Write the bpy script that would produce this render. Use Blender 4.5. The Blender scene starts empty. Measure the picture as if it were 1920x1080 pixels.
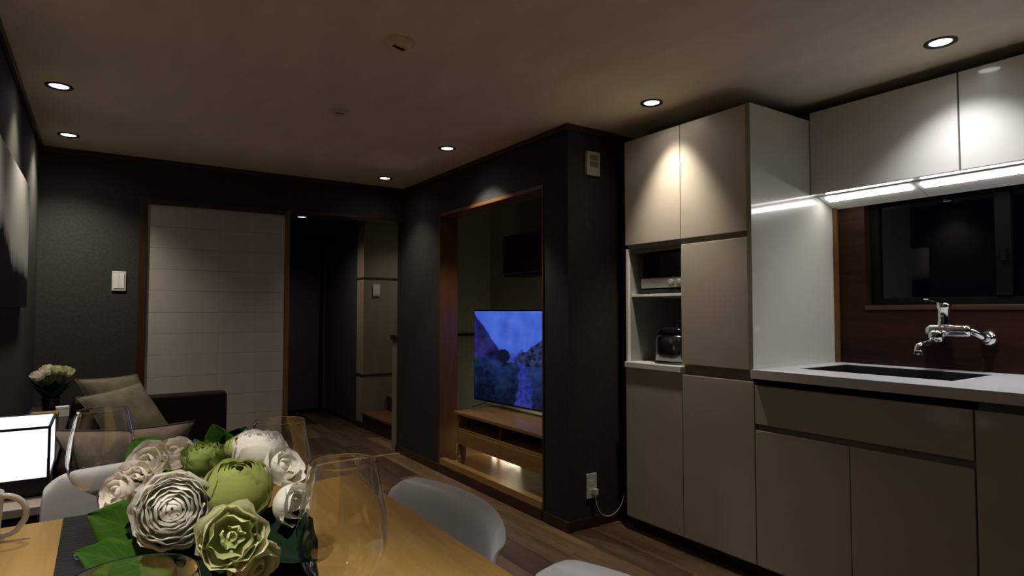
import bpy, bmesh, math, random
from mathutils import Vector, Matrix, Quaternion, noise
R = math.radians
rng = random.Random(7)
S = bpy.context.scene
COL = S.collection

# ------------------------------------------------------------------ camera, world, exposure
cam = bpy.data.objects.new('camera', bpy.data.cameras.new('camera'))
COL.objects.link(cam)
S.camera = cam
cam.data.sensor_width = 36.0
cam.data.lens = 36.0 * 1144.7 / 1920.0
cam.data.clip_start = 0.02
cam.location = (0, 0, 1.17)
cam.rotation_euler = (R(90 + 2.22), 0, R(-34.0))
S.view_settings.view_transform = 'Standard'
S.view_settings.look = 'None'
S.view_settings.gamma = 1.0
S.view_settings.use_curve_mapping = False
S.view_settings.exposure = 0.0
W = bpy.data.worlds.new('night'); S.world = W
W.use_nodes = True
W.node_tree.nodes['Background'].inputs[0].default_value = (0.05, 0.06, 0.09, 1)
W.node_tree.nodes['Background'].inputs[1].default_value = 0.02

# lamp settings (watts, colour, cone degrees); each lamp's light object is made in its own builder
WARM = (1.0, 0.89, 0.74); NEUT = (1.0, 0.90, 0.75); COOL = (0.95, 0.96, 1.0)
CONE = 100; SPOT_BLEND = 0.9; HALO = .06; HALO_CONE = 160

# ------------------------------------------------------------------ helpers
def tag(o, label=None, cat=None, group=None, kind=None):
    if label: o['label'] = label
    if cat: o['category'] = cat
    if group: o['group'] = group
    if kind: o['kind'] = kind
    return o

def thing(name, label, cat, loc=(0, 0, 0), rz=0.0, group=None):
    o = bpy.data.objects.new(name, None); COL.objects.link(o)
    o.empty_display_size = 0.05
    o.location = loc; o.rotation_euler = (0, 0, rz)
    return tag(o, label, cat, group)

class MB:
    """collects shapes for ONE mesh object"""
    def __init__(s): s.bm = bmesh.new()
    def box(s, a, b, m=None):
        x0, y0, z0 = a; x1, y1, z1 = b
        vs = [s.bm.verts.new((x, y, z)) for x in (x0, x1) for y in (y0, y1) for z in (z0, z1)]
        if m is not None:
            for v in vs: v.co = m @ v.co
        for f in ((0, 1, 3, 2), (4, 6, 7, 5), (0, 4, 5, 1), (2, 3, 7, 6), (0, 2, 6, 4), (1, 5, 7, 3)):
            s.bm.faces.new([vs[i] for i in f])
        return s
    def hexa(s, p):   # 8 points: bottom 4 (ccw), top 4 (ccw)
        vs = [s.bm.verts.new(q) for q in p]
        for f in ((3, 2, 1, 0), (4, 5, 6, 7), (0, 1, 5, 4), (1, 2, 6, 5), (2, 3, 7, 6), (3, 0, 4, 7)):
            s.bm.faces.new([vs[i] for i in f])
        return s
    def lathe(s, prof, n=32, m=None, close=False):
        rings = []
        for r, z in prof:
            if r < 1e-6:
                rings.append([s.bm.verts.new((0, 0, z))])
            else:
                rings.append([s.bm.verts.new((r * math.cos(2 * math.pi * k / n), r * math.sin(2 * math.pi * k / n), z)) for k in range(n)])
        if m is not None:
            for rg in rings:
                for v in rg: v.co = m @ v.co
        pairs = list(zip(rings, rings[1:]))
        if close: pairs.append((rings[-1], rings[0]))
        for a, b in pairs:
            for k in range(n):
                k2 = (k + 1) % n
                if len(a) == 1 and len(b) == 1: continue
                if len(a) == 1: s.bm.faces.new((a[0], b[k2], b[k]))
                elif len(b) == 1: s.bm.faces.new((a[k], a[k2], b[0]))
                else: s.bm.faces.new((a[k], a[k2], b[k2], b[k]))
        return s
    def tube(s, pts, r, n=10, cap=True):
        pts = [Vector(p) for p in pts]
        rad = r if isinstance(r, (list, tuple)) else [r] * len(pts)
        rings = []; prev = None
        for i, p in enumerate(pts):
            t = (pts[min(i + 1, len(pts) - 1)] - pts[max(i - 1, 0)]).normalized()
            if prev is None:
                a = Vector((0, 0, 1)) if abs(t.z) < .9 else Vector((1, 0, 0))
                u = t.cross(a).normalized()
            else:
                u = (prev - t * prev.dot(t)).normalized()
            prev = u; w = t.cross(u)
            rings.append([s.bm.verts.new(p + (u * math.cos(2 * math.pi * k / n) + w * math.sin(2 * math.pi * k / n)) * rad[i]) for k in range(n)])
        for a, b in zip(rings, rings[1:]):
            for k in range(n): s.bm.faces.new((a[k], a[(k + 1) % n], b[(k + 1) % n], b[k]))
        if cap:
            s.bm.faces.new(rings[0][::-1]); s.bm.faces.new(rings[-1])
        return s
    def grid(s, fn, nu, nv):
        g = [[s.bm.verts.new(fn(i / nu, j / nv)) for i in range(nu + 1)] for j in range(nv + 1)]
        for j in range(nv):
            for i in range(nu):
                s.bm.faces.new((g[j][i], g[j][i + 1], g[j + 1][i + 1], g[j + 1][i]))
        return g
    def mesh(s, name, mat=None, bevel=0.0, seg=2, smooth=False, recalc=True):
        if recalc: bmesh.ops.recalc_face_normals(s.bm, faces=s.bm.faces)
        if bevel:
            bmesh.ops.bevel(s.bm, geom=list(s.bm.edges), offset=bevel, segments=seg, profile=.5, affect='EDGES', clamp_overlap=True)
        me = bpy.data.meshes.new(name)
        s.bm.to_mesh(me); s.bm.free()
        if smooth:
            for p in me.polygons: p.use_smooth = True
        if mat: me.materials.append(mat)
        return me
    def obj(s, name, mat=None, parent=None, **k):
        return link(name, s.mesh(name, mat, **k), parent)

def link(name, me, parent=None, mw=None):
    o = bpy.data.objects.new(name, me); COL.objects.link(o)
    if parent is not None: o.parent = parent
    if mw is not None: o.matrix_local = mw
    return o

def box(name, a, b, mat, parent=None, bevel=0.0, seg=2):
    return MB().box(a, b).obj(name, mat, parent, bevel=bevel, seg=seg)

def struct(name, a, b, mat, parent=None, bevel=0.0):
    o = box(name, a, b, mat, parent, bevel)
    if parent is None: o['kind'] = 'structure'
    return o

# ------------------------------------------------------------------ materials
def new_mat(name):
    m = bpy.data.materials.new(name); m.use_nodes = True
    nt = m.node_tree
    return m, nt, nt.nodes['Principled BSDF']

def N(nt, kind, **inp):
    n = nt.nodes.new(kind)
    for k, v in inp.items():
        n.inputs[k.replace('_', ' ')].default_value = v
    return n

def plain(name, c, rough=.5, metal=0.0, var=.08, scale=30, bump=0.0, bscale=200, coat=0.0, spec=.5, stretch=None):
    m, nt, p = new_mat(name)
    p.inputs['Roughness'].default_value = rough; p.inputs['Metallic'].default_value = metal
    p.inputs['Coat Weight'].default_value = coat; p.inputs['Coat Roughness'].default_value = .06
    p.inputs['Specular IOR Level'].default_value = spec
    tc = nt.nodes.new('ShaderNodeTexCoord')
    vec = tc.outputs['Object']
    if stretch:
        mp = nt.nodes.new('ShaderNodeMapping'); mp.inputs['Scale'].default_value = stretch
        nt.links.new(vec, mp.inputs['Vector']); vec = mp.outputs['Vector']
    nz = N(nt, 'ShaderNodeTexNoise', Scale=scale, Detail=4.0)
    nt.links.new(vec, nz.inputs['Vector'])
    cr = nt.nodes.new('ShaderNodeValToRGB')
    cr.color_ramp.elements[0].position = .3; cr.color_ramp.elements[1].position = .7
    cr.color_ramp.elements[0].color = (*[x * (1 - var) for x in c], 1)
    cr.color_ramp.elements[1].color = (*[min(1, x * (1 + var)) for x in c], 1)
    nt.links.new(nz.outputs['Fac'], cr.inputs['Fac'])
    nt.links.new(cr.outputs['Color'], p.inputs['Base Color'])
    if bump:
        n2 = N(nt, 'ShaderNodeTexNoise', Scale=bscale, Detail=3.0)
        nt.links.new(vec, n2.inputs['Vector'])
        b = N(nt, 'ShaderNodeBump', Strength=bump, Distance=.002)
        nt.links.new(n2.outputs['Fac'], b.inputs['Height'])
        nt.links.new(b.outputs['Normal'], p.inputs['Normal'])
    return m

def wood(name, c1, c2, axis='Y', rough=.4, scale=6.0, perobj=0.0, coat=0.0, ring=2.2, spec=.5):
    """streaky grain running along one local axis"""
    m, nt, p = new_mat(name)
    p.inputs['Roughness'].default_value = rough
    p.inputs['Coat Weight'].default_value = coat; p.inputs['Coat Roughness'].default_value = .1
    p.inputs['Specular IOR Level'].default_value = spec
    tc = nt.nodes.new('ShaderNodeTexCoord')
    mp = nt.nodes.new('ShaderNodeMapping')
    sc = {'X': (.09, 1, 1), 'Y': (1, .09, 1), 'Z': (1, 1, .09)}[axis]
    mp.inputs['Scale'].default_value = sc
    nt.links.new(tc.outputs['Object'], mp.inputs['Vector'])
    src = mp.outputs['Vector']
    oi = nt.nodes.new('ShaderNodeObjectInfo')
    if perobj:
        mul = nt.nodes.new('ShaderNodeVectorMath'); mul.operation = 'SCALE'
        mul.inputs[0].default_value = (37, 91, 53)
        nt.links.new(oi.outputs['Random'], mul.inputs['Scale'])
        add = nt.nodes.new('ShaderNodeVectorMath'); add.operation = 'ADD'
        nt.links.new(src, add.inputs[0]); nt.links.new(mul.outputs[0], add.inputs[1]); src = add.outputs[0]
    n1 = N(nt, 'ShaderNodeTexNoise', Scale=scale * 2.2, Detail=6.0, Roughness=.6, Distortion=ring * .25)
    n2 = N(nt, 'ShaderNodeTexNoise', Scale=scale * 16, Detail=3.0, Roughness=.6)
    nt.links.new(src, n1.inputs['Vector']); nt.links.new(src, n2.inputs['Vector'])
    mx = nt.nodes.new('ShaderNodeMix'); mx.data_type = 'FLOAT'; mx.inputs[0].default_value = .35
    nt.links.new(n1.outputs['Fac'], mx.inputs[2]); nt.links.new(n2.outputs['Fac'], mx.inputs[3])
    cr = nt.nodes.new('ShaderNodeValToRGB')
    cr.color_ramp.elements[0].position = .34; cr.color_ramp.elements[0].color = (*c1, 1)
    cr.color_ramp.elements[1].position = .66; cr.color_ramp.elements[1].color = (*c2, 1)
    nt.links.new(mx.outputs[0], cr.inputs['Fac'])
    col = cr.outputs['Color']
    if perobj:
        hs = nt.nodes.new('ShaderNodeHueSaturation')
        mr = N(nt, 'ShaderNodeMapRange'); mr.inputs['To Min'].default_value = 1 - perobj; mr.inputs['To Max'].default_value = 1 + perobj
        nt.links.new(oi.outputs['Random'], mr.inputs['Value'])
        nt.links.new(mr.outputs[0], hs.inputs['Value']); nt.links.new(col, hs.inputs['Color'])
        col = hs.outputs['Color']
    nt.links.new(col, p.inputs['Base Color'])
    b = N(nt, 'ShaderNodeBump', Strength=.12, Distance=.002)
    nt.links.new(n2.outputs['Fac'], b.inputs['Height']); nt.links.new(b.outputs['Normal'], p.inputs['Normal'])
    return m

def glow(name, c, s):
    m = bpy.data.materials.new(name); m.use_nodes = True
    nt = m.node_tree; nt.nodes.clear()
    e = nt.nodes.new('ShaderNodeEmission'); e.inputs[0].default_value = (*c, 1); e.inputs[1].default_value = s
    o = nt.nodes.new('ShaderNodeOutputMaterial'); nt.links.new(e.outputs[0], o.inputs[0])
    return m

def glassm(name, c=(1, 1, 1), rough=0.0, ior=1.45):
    m, nt, p = new_mat(name)
    p.inputs['Base Color'].default_value = (*c, 1); p.inputs['Transmission Weight'].default_value = 1
    p.inputs['Roughness'].default_value = rough; p.inputs['IOR'].default_value = ior
    return m

def petalm(name, c, c2, trans=.42, stripe=60):
    """petal: colour runs from the petal's foot to its rim, faint veins, a little light passes through"""
    m, nt, p = new_mat(name)
    p.inputs['Roughness'].default_value = .65; p.inputs['Specular IOR Level'].default_value = .25
    at = nt.nodes.new('ShaderNodeAttribute'); at.attribute_name = 'along'
    cr = nt.nodes.new('ShaderNodeValToRGB')
    cr.color_ramp.elements[0].position = .15; cr.color_ramp.elements[0].color = (*c2, 1)
    cr.color_ramp.elements[1].position = .75; cr.color_ramp.elements[1].color = (*c, 1)
    nt.links.new(at.outputs['Fac'], cr.inputs['Fac'])
    nt.links.new(cr.outputs['Color'], p.inputs['Base Color'])
    a2 = nt.nodes.new('ShaderNodeAttribute'); a2.attribute_name = 'across'
    ns = N(nt, 'ShaderNodeTexNoise', Scale=stripe * .3, Detail=2.0); ns.noise_dimensions = '1D'
    nt.links.new(a2.outputs['Fac'], ns.inputs['W'])
    b = N(nt, 'ShaderNodeBump', Strength=.25, Distance=.001)
    nt.links.new(ns.outputs['Fac'], b.inputs['Height']); nt.links.new(b.outputs['Normal'], p.inputs['Normal'])
    t = nt.nodes.new('ShaderNodeBsdfTranslucent')
    nt.links.new(cr.outputs['Color'], t.inputs['Color'])
    mx = nt.nodes.new('ShaderNodeMixShader'); mx.inputs[0].default_value = trans
    out = nt.nodes['Material Output']
    nt.links.new(p.outputs[0], mx.inputs[1]); nt.links.new(t.outputs[0], mx.inputs[2]); nt.links.new(mx.outputs[0], out.inputs[0])
    return m

def leafm(name, c, c2):
    m, nt, p = new_mat(name)
    p.inputs['Roughness'].default_value = .55; p.inputs['Specular IOR Level'].default_value = .03
    at = nt.nodes.new('ShaderNodeAttribute'); at.attribute_name = 'across'
    al = nt.nodes.new('ShaderNodeAttribute'); al.attribute_name = 'along'
    ab = nt.nodes.new('ShaderNodeMath'); ab.operation = 'ABSOLUTE'
    nt.links.new(at.outputs['Fac'], ab.inputs[0])
    # side veins: bands of (along - 0.5*|across|)
    ml = nt.nodes.new('ShaderNodeMath'); ml.operation = 'MULTIPLY_ADD'; ml.inputs[1].default_value = -.35
    nt.links.new(ab.outputs[0], ml.inputs[0]); nt.links.new(al.outputs['Fac'], ml.inputs[2])
    sn = nt.nodes.new('ShaderNodeMath'); sn.operation = 'PINGPONG'; sn.inputs[1].default_value = .07
    nt.links.new(ml.outputs[0], sn.inputs[0])
    lt = nt.nodes.new('ShaderNodeMath'); lt.operation = 'LESS_THAN'; lt.inputs[1].default_value = .006
    nt.links.new(sn.outputs[0], lt.inputs[0])
    l2 = nt.nodes.new('ShaderNodeMath'); l2.operation = 'LESS_THAN'; l2.inputs[1].default_value = .03
    nt.links.new(ab.outputs[0], l2.inputs[0])
    mxx = nt.nodes.new('ShaderNodeMath'); mxx.operation = 'MAXIMUM'
    nt.links.new(lt.outputs[0], mxx.inputs[0]); nt.links.new(l2.outputs[0], mxx.inputs[1])
    mul = nt.nodes.new('ShaderNodeMath'); mul.operation = 'MULTIPLY'; mul.inputs[1].default_value = .4
    nt.links.new(mxx.outputs[0], mul.inputs[0])
    mix = nt.nodes.new('ShaderNodeMix'); mix.data_type = 'RGBA'
    mix.inputs[6].default_value = (*c, 1); mix.inputs[7].default_value = (*c2, 1)
    nt.links.new(mul.outputs[0], mix.inputs[0]); nt.links.new(mix.outputs[2], p.inputs['Base Color'])
    return m

M = {}
M['wallpaper'] = plain('charcoal_wallpaper', (.044, .042, .038), .85, spec=.2, var=.18, scale=60, bump=.35, bscale=350)
M['niche_wall'] = plain('niche_wallpaper', (.15, .15, .12), .8, var=.1, scale=40, bump=.3, bscale=350)
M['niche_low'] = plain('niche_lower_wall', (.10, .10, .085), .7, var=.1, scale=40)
M['ceiling'] = plain('beige_ceiling_paper', (.80, .69, .53), .9, var=.06, scale=9, bump=.3, bscale=260, stretch=(1, .3, 1))
M['trim'] = wood('dark_red_trim', (.030, .010, .004), (.070, .025, .010), 'Z', .4)
M['trimy'] = wood('dark_red_trim_y', (.030, .010, .004), (.070, .025, .010), 'Y', .4)
M['trimx'] = wood('dark_red_trim_x', (.030, .010, .004), (.070, .025, .010), 'X', .4)
M['frame'] = wood('niche_frame_wood', (.085, .036, .011), (.16, .068, .022), 'Z', .35)
M['framey'] = wood('niche_frame_wood_y', (.12, .050, .015), (.23, .098, .030), 'Y', .35)
M['sill'] = wood('niche_sill_wood', (.36, .20, .07), (.52, .31, .12), 'Y', .25)
M['plank'] = wood('floor_plank', (.095, .054, .028), (.23, .142, .080), 'Y', .40, scale=7, perobj=.5)
M['gap'] = plain('plank_joint', (.02, .013, .009), .8)
M['cab'] = plain('gloss_beige_cabinet', (.50, .45, .38), .32, var=.03, scale=8, coat=.9, stretch=(1, .2, 1))
M['cabw'] = plain('gloss_white_cabinet', (.60, .57, .52), .32, var=.03, scale=8, coat=.9, stretch=(1, .2, 1))
M['panelw'] = plain('gloss_side_panel', (.64, .62, .545), .25, var=.02, scale=6, coat=1.0)
M['glosswhite'] = plain('gloss_white_underside', (.60, .60, .58), .12, var=.02, coat=1.0)
M['cabedge'] = plain('cabinet_edge', (.30, .25, .18), .5)
M['channel'] = plain('handle_channel', (.24, .20, .14), .45)
M['white'] = plain('white_melamine', (.86, .85, .82), .4, var=.02)
M['carcass'] = plain('grey_carcass', (.36, .36, .34), .5, var=.03)
M['black'] = plain('black_kick', (.012, .012, .012), .6)
M['top'] = plain('white_worktop', (.70, .69, .69), .3, var=.05, scale=250)
M['steel'] = plain('brushed_steel', (.10, .10, .10), .4, metal=.9, var=.1, stretch=(1, 20, 1))
M['chrome'] = plain('chrome', (.8, .8, .8), .08, metal=1.0, var=.02)
M['cooker'] = plain('dark_chrome', (.22, .22, .22), .22, metal=1.0, var=.02)
M['darkgloss'] = plain('black_gloss', (.006, .006, .007), .12, var=.02)
M['silver'] = plain('silver_panel', (.50, .47, .43), .35, metal=.3, var=.03)
M['knob'] = plain('silver_knob', (.75, .73, .70), .25, metal=.6, var=.02)
M['backsplash'] = wood('walnut_backsplash', (.016, .0055, .0032), (.042, .016, .009), 'Y', .55, scale=5, spec=.12)
M['winframe'] = plain('black_window_frame', (.003, .003, .0032), .7, spec=.15)
M['winglass'] = glassm('window_glass', (.6, .65, .7), .0, 1.32)
M['table'] = wood('oak_table', (.36, .205, .050), (.55, .335, .100), 'Y', .38, scale=5.5, coat=.15)
M['runner'] = plain('charcoal_runner', (.018, .018, .021), .9, var=.3, scale=40, bump=.8, bscale=120, stretch=(1, 8, 1))
M['shell'] = plain('grey_shell_plastic', (.60, .61, .64), .42, var=.03)
M['leg'] = wood('chair_leg', (.25, .14, .06), (.36, .22, .10), 'Z', .4)
M['glass'] = glassm('wine_glass')
M['mug'] = plain('white_porcelain', (.78, .76, .72), .15, var=.02)
M['sofa'] = plain('dark_brown_upholstery', (.016, .008, .006), .8, spec=.12, var=.2, scale=80, bump=.4, bscale=300)
M['pillow'] = plain('olive_brown_cotton', (.125, .102, .066), .85, var=.25, scale=16, bump=.7, bscale=90)
M['pillowd'] = plain('brown_cotton', (.13, .10, .08), .85, var=.25, scale=16, bump=.6, bscale=90)
M['pillowl'] = plain('beige_cotton', (.155, .118, .088), .85, var=.28, scale=16, bump=.6, bscale=90)
M['piping'] = plain('black_piping', (.012, .009, .008), .7)
M['console'] = plain('lamplit_console_top', (.42, .35, .30), .4, var=.1, scale=12)  # paleness is the lantern's light put into the colour
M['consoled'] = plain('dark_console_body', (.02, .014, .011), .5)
M['lampblack'] = plain('lamp_frame_black', (.008, .007, .007), .5)
M['paper'] = glow('lamp_paper', (1.0, .96, .93), 1.5)
M['lens'] = glow('downlight_lens', (1.0, .96, .92), 6.0)
M['led'] = glow('led_strip', (1.0, .985, .94), 14.0)
M['strip'] = glow('stand_led', (1.0, .88, .58), 110.0)
M['plastic'] = plain('white_switch_plastic', (.68, .66, .62), .4, var=.02)
M['ivory'] = plain('ivory_plastic', (.50, .47, .37), .45, var=.02)
M['lcd'] = plain('lcd_grey', (.20, .18, .11), .3)
M['cable'] = plain('white_cable', (.62, .58, .52), .5)
M['door'] = plain('off_white_fabric_panel', (.50, .46, .42), .75, var=.06, scale=14, bump=.2, bscale=200, stretch=(1, 1, .2))
M['gold'] = wood('honey_stile', (.14, .075, .024), (.22, .12, .04), 'Z', .4)
M['hall_dark'] = plain('hall_charcoal', (.045, .045, .042), .7, var=.15, scale=40)
M['cream'] = plain('cream_stair_wall', (.32, .265, .195), .7, var=.06, scale=10, stretch=(1, 1, .2))
M['batten'] = plain('dark_batten', (.035, .025, .016), .6)
M['stair'] = wood('stair_wood', (.12, .05, .022), (.20, .09, .042), 'X', .35)
M['brass'] = plain('floor_threshold', (.60, .47, .22), .35, metal=.4, var=.05)
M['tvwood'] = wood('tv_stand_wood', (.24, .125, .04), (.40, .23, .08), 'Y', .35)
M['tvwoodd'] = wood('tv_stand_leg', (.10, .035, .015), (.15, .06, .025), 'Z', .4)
M['rim'] = plain('black_rim', (.012, .011, .010), .4)
M['pot'] = plain('black_ceramic_pot', (.014, .015, .014), .3)
P_WHITE = petalm('white_petal', (.80, .77, .71), (.70, .68, .50))
P_PINKW = petalm('blush_white_petal', (.82, .75, .69), (.72, .66, .48))
P_GREEN = petalm('green_petal', (.36, .39, .11), (.24, .28, .05))
P_PALE = petalm('pale_green_petal', (.66, .66, .40), (.33, .37, .10))
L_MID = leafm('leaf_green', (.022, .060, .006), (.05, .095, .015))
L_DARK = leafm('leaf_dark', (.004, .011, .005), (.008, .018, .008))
L_GREY = leafm('leaf_grey', (.05, .075, .06), (.08, .11, .09))
M['stamen'] = plain('stamen_yellow', (.52, .50, .20), .6)

# ------------------------------------------------------------------ room shell
ZC = 2.19
XL, YF, XT, YC, XK, XR = -.325, 4.70, 2.087, 2.553, 2.38, 3.07
YB = -1.3
struct('ceiling', (XL - .1, YB - .1, ZC), (XR + .3, 7.6, ZC + .1), M['ceiling'])
floor = struct('floor', (XL - .1, YB - .1, -.1), (XR + .3, 7.5, -.004), M['gap'])
# floor planks, running away from the kitchen end (one object each)
PW, PL = .150, 1.21
pm = {}
for key, ln in (('a', PL), ('b', PL * .5)):
    mb = MB(); mb.box((-PW / 2 + .0012, -ln / 2 + .0012, -.012), (PW / 2 - .0012, ln / 2 - .0012, 0))
    bmesh.ops.recalc_face_normals(mb.bm, faces=mb.bm.faces)
    bmesh.ops.bevel(mb.bm, geom=[e for e in mb.bm.edges if all(v.co.z > -.001 for v in e.verts)], offset=.0015, segments=1, affect='EDGES')
    pm[key] = mb.mesh('plank', M['plank'], recalc=False)
nrow = int((XR - XL) / PW) + 1
for r in range(nrow):
    x = XL + PW * (r + .5)
    if x + PW / 2 > XR + .14: continue
    y = YB + [0, .6, .25, .85, .42][r % 5] * PL - PL
    while y < 7.3:
        yc = y + PL / 2
        if yc > 6.9 or (x > 2.3 and yc > 2.9) or yc < -.9 or (x < .5 and yc < .2):
            y += PL; continue
        link('plank', pm['a'], floor, Matrix.Translation((x, yc, -.0008 * rng.random())))
        y += PL

struct('wall_left', (XL - .1, YB, 0), (XL, YF + .12, ZC), M['wallpaper'])
struct('wall_back', (XL - .1, YB - .1, 0), (XR + .1, YB, ZC), M['wallpaper'])
# far wall: piece left of the sliding door, header over door and hall opening
far = MB()
far.box((XL, YF, 0), (.205, YF + .12, ZC))
far.box((.205, YF, 1.925), (XT + .14, YF + .12, ZC))
far.obj('wall_far', M['wallpaper'])['kind'] = 'structure'
# wall with the television opening
OY0, OY1, OZ0, OZ1, WT = 2.77, 4.055, .0, 1.895, .137
tvw = MB()
tvw.box((XT, YC, 0), (XR + .1, YC + .12, ZC))
tvw.box((XT, YC + .12, 0), (XT + WT, OY0, ZC))
tvw.box((XT, OY1, 0), (XT + WT, YF + .13, ZC))
tvw.box((XT, OY0, OZ1), (XT + WT, OY1, ZC))
tvw.obj('wall_television', M['wallpaper'])['kind'] = 'structure'
# niche behind it
nb = MB()
nb.box((2.95, YC + .12, 0), (3.05, YF + .15, ZC))
nb.box((XT + WT, YF + .03, 0), (2.95, YF + .15, ZC))
nb.obj('wall_niche', M['niche_wall'])['kind'] = 'structure'
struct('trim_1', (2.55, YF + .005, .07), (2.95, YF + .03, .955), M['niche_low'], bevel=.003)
struct('floor_niche', (XT + .045, OY0 - .08, 0), (2.95, YF + .03, .07), M['sill'])
# wooden lining of the opening
lin = MB(); lin.box((XT - .008, OY1 - .022, .0), (XT + WT + .004, OY1, OZ1))
lin.obj('trim_2', M['frame'], bevel=.002)['kind'] = 'structure'
lin = MB(); lin.box((XT - .008, OY0, OZ1 - .022), (XT + WT + .004, OY1 - .0225, OZ1))
lin.obj('trim_3', M['framey'], bevel=.002)['kind'] = 'structure'
lin = MB(); lin.box((XT - .006, OY0, .0), (XT + WT + .004, OY0 + .012, OZ1 - .0225))
lin.obj('trim_4', M['frame'], bevel=.002)['kind'] = 'structure'
lin = MB(); lin.box((XT - .008, OY0 + .0125, .060), (XT + .044, OY1 - .0225, .102))
lin.obj('trim_5', M['sill'], bevel=.002)['kind'] = 'structure'
lin = MB(); lin.box((XT - .012, OY0 + .0125, .0), (XT + .044, OY1 - .0225, .0595))
lin.obj('trim_6', M['trimy'], bevel=.002)['kind'] = 'structure'
# right-hand wall (kitchen) with the window hole
WY1, WY0, WZ0, WZ1 = 1.490, -.10, 1.200, 1.75
kr = MB()
kr.box((XR, WY1, 0), (XR + .1, YC, ZC))
kr.box((XR, YB, 0), (XR + .1, WY0, ZC))
kr.box((XR, WY0, 0), (XR + .1, WY1, WZ0))
kr.box((XR, WY0, WZ1), (XR + .1, WY1, ZC))
kr.obj('wall_right', M['backsplash'])['kind'] = 'structure'
# baseboards
def board(name, a, b, mat): struct(name, a, b, mat, bevel=.003)
board('baseboard_column', (XT - .012, YC - .012, 0), (2.60, YC, .057), M['trimx'])
board('baseboard_television', (XT - .012, YC, 0), (XT, OY0, .057), M['trimy'])
board('baseboard_passage', (XT - .012, OY1, 0), (XT, YF + .13, .057), M['trimy'])
board('baseboard_far', (XL, YF - .012, 0), (.2, YF, .057), M['trimx'])
board('baseboard_left', (XL, YB, 0), (XL + .012, YF - .012, .057), M['trimy'])
# dark cornice strips under the ceiling
board('trim_7', (XL, YF - .018, ZC - .032), (XT - .018, YF, ZC), M['trimx'])
board('trim_8', (XT - .018, YC - .018, ZC - .032), (XT, YF, ZC), M['trimy'])
board('trim_9', (XT, YC - .018, ZC - .032), (2.44, YC, ZC), M['trimx'])
board('trim_10', (XL, YB, ZC - .032), (XL + .018, YF - .018, ZC), M['trimy'])
# frame of the sliding door and of the passage
board('trim_11', (.203, YF - .015, 0), (.249, YF + .12, 1.925), M['trim'])
board('trim_12', (.249, YF - .015, 1.889), (1.128, YF + .06, 1.925), M['trimx'])
board('trim_13', (1.131, YF + .0, 0), (1.168, YF + .06, 1.925), M['gold'])
board('trim_14', (1.168, YF - .004, 1.915), (XT - .012, YF + .124, 1.935), M['trimx'])

# sliding door of thirteen rows of paper sheets
d1 = MB()
d1.box((.249, YF + .006, .012), (1.131, YF + .030, 1.889))
door = d1.obj('door_1', M['door']); door['kind'] = 'structure'
cols = [(.2505, .689), (.690, 1.1295)]
rows = 13
hh = (1.887 - .014) / rows
sheet = {}
for ci, (xa, xb) in enumerate(cols):
    for k in range(rows):
        me = sheet.setdefault(ci, MB().box((xa, YF + .002, 0), (xb, YF + .0055, hh - .0016)).mesh('paper_sheet', M['door'], bevel=.0008, seg=1))
        link('paper_sheet', me, door, Matrix.Translation((0, rng.uniform(-.0006, .0006), .014 + k * hh)))

# passage beyond
struct('wall_passage_left', (1.05, YF + .12, 0), (1.13, 7.2, ZC), M['hall_dark'])
struct('wall_passage_end', (1.05, 7.2, 0), (2.4, 7.3, ZC), M['hall_dark'])
struct('wall_passage_right', (2.225, 6.20, 0), (2.325, 7.2, ZC), M['hall_dark'])
struct('wall_stair', (2.225, 6.0, 0), (3.2, 6.195, ZC), M['cream'])
struct('wall_stair_end', (3.2, YF + .15, 0), (3.3, 6.2, ZC), M['cream'])
struct('ceiling_passage', (1.13, YF + .125, 2.085), (2.224, 7.2, 2.10), M['hall_dark'])
struct('trim_15', (2.218, 5.994, 1.503), (3.2, 6.0, 1.521), M['batten'])
struct('trim_16', (2.218, 5.994, .515), (3.2, 6.0, .533), M['batten'])
struct('trim_17', (2.219, 6.0, 1.503), (2.225, 6.195, 1.521), M['batten'])
struct('trim_18', (2.219, 6.0, .515), (2.225, 6.195, .533), M['batten'])
struct('trim_19', (1.13, 7.13, 1.965), (2.225, 7.2, 2.02), M['black'])
struct('baseboard_stair', (2.213, 5.995, 0), (2.225, 7.19, .05), M['trimy'])
struct('baseboard_passage_end', (1.13, 7.188, 0), (2.213, 7.2, .05), M['trimx'])
d2 = struct('door_2', (1.55, 7.165, .05), (2.20, 7.188, 1.965), M['hall_dark'], bevel=.004)
box('door_stile', (2.12, 7.155, .05), (2.165, 7.165, 1.965), M['winframe'], d2, .002)
# stair with two treads going up to the right
st = thing('staircase', 'reddish brown wooden stair rising to the right beyond the passage opening', 'stairs', (2.22, 5.42, 0))
for k in range(3):
    xx = .0 + .26 * k; z = .16 * k
    box('riser', (xx, -.44, z), (xx + .02, .565, z + .135), M['trimy'], st)
    box('tread', (xx - .02, -.44, z + .1355), (xx + .26 if k < 2 else xx + .4, .565, z + .16), M['stair'], st, .004)
np_ = thing('newel_post', 'pale narrow stair post with a dark cap in the passage', 'post', (2.122, 4.91, 0))
box('post_shaft', (-.02, -.06, 0), (.02, .06, .93), M['cream'], np_, .003)
box('post_cap', (-.035, -.07, .9305), (.03, .07, .972), M['trimx'], np_, .004)
th = box('floor_threshold', (1.13, YF + .02, 0), (XT - .013, YF + .06, .006), M['brass'], bevel=.002)
tag(th, 'thin brass strip across the floor at the passage opening', 'threshold')

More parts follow.
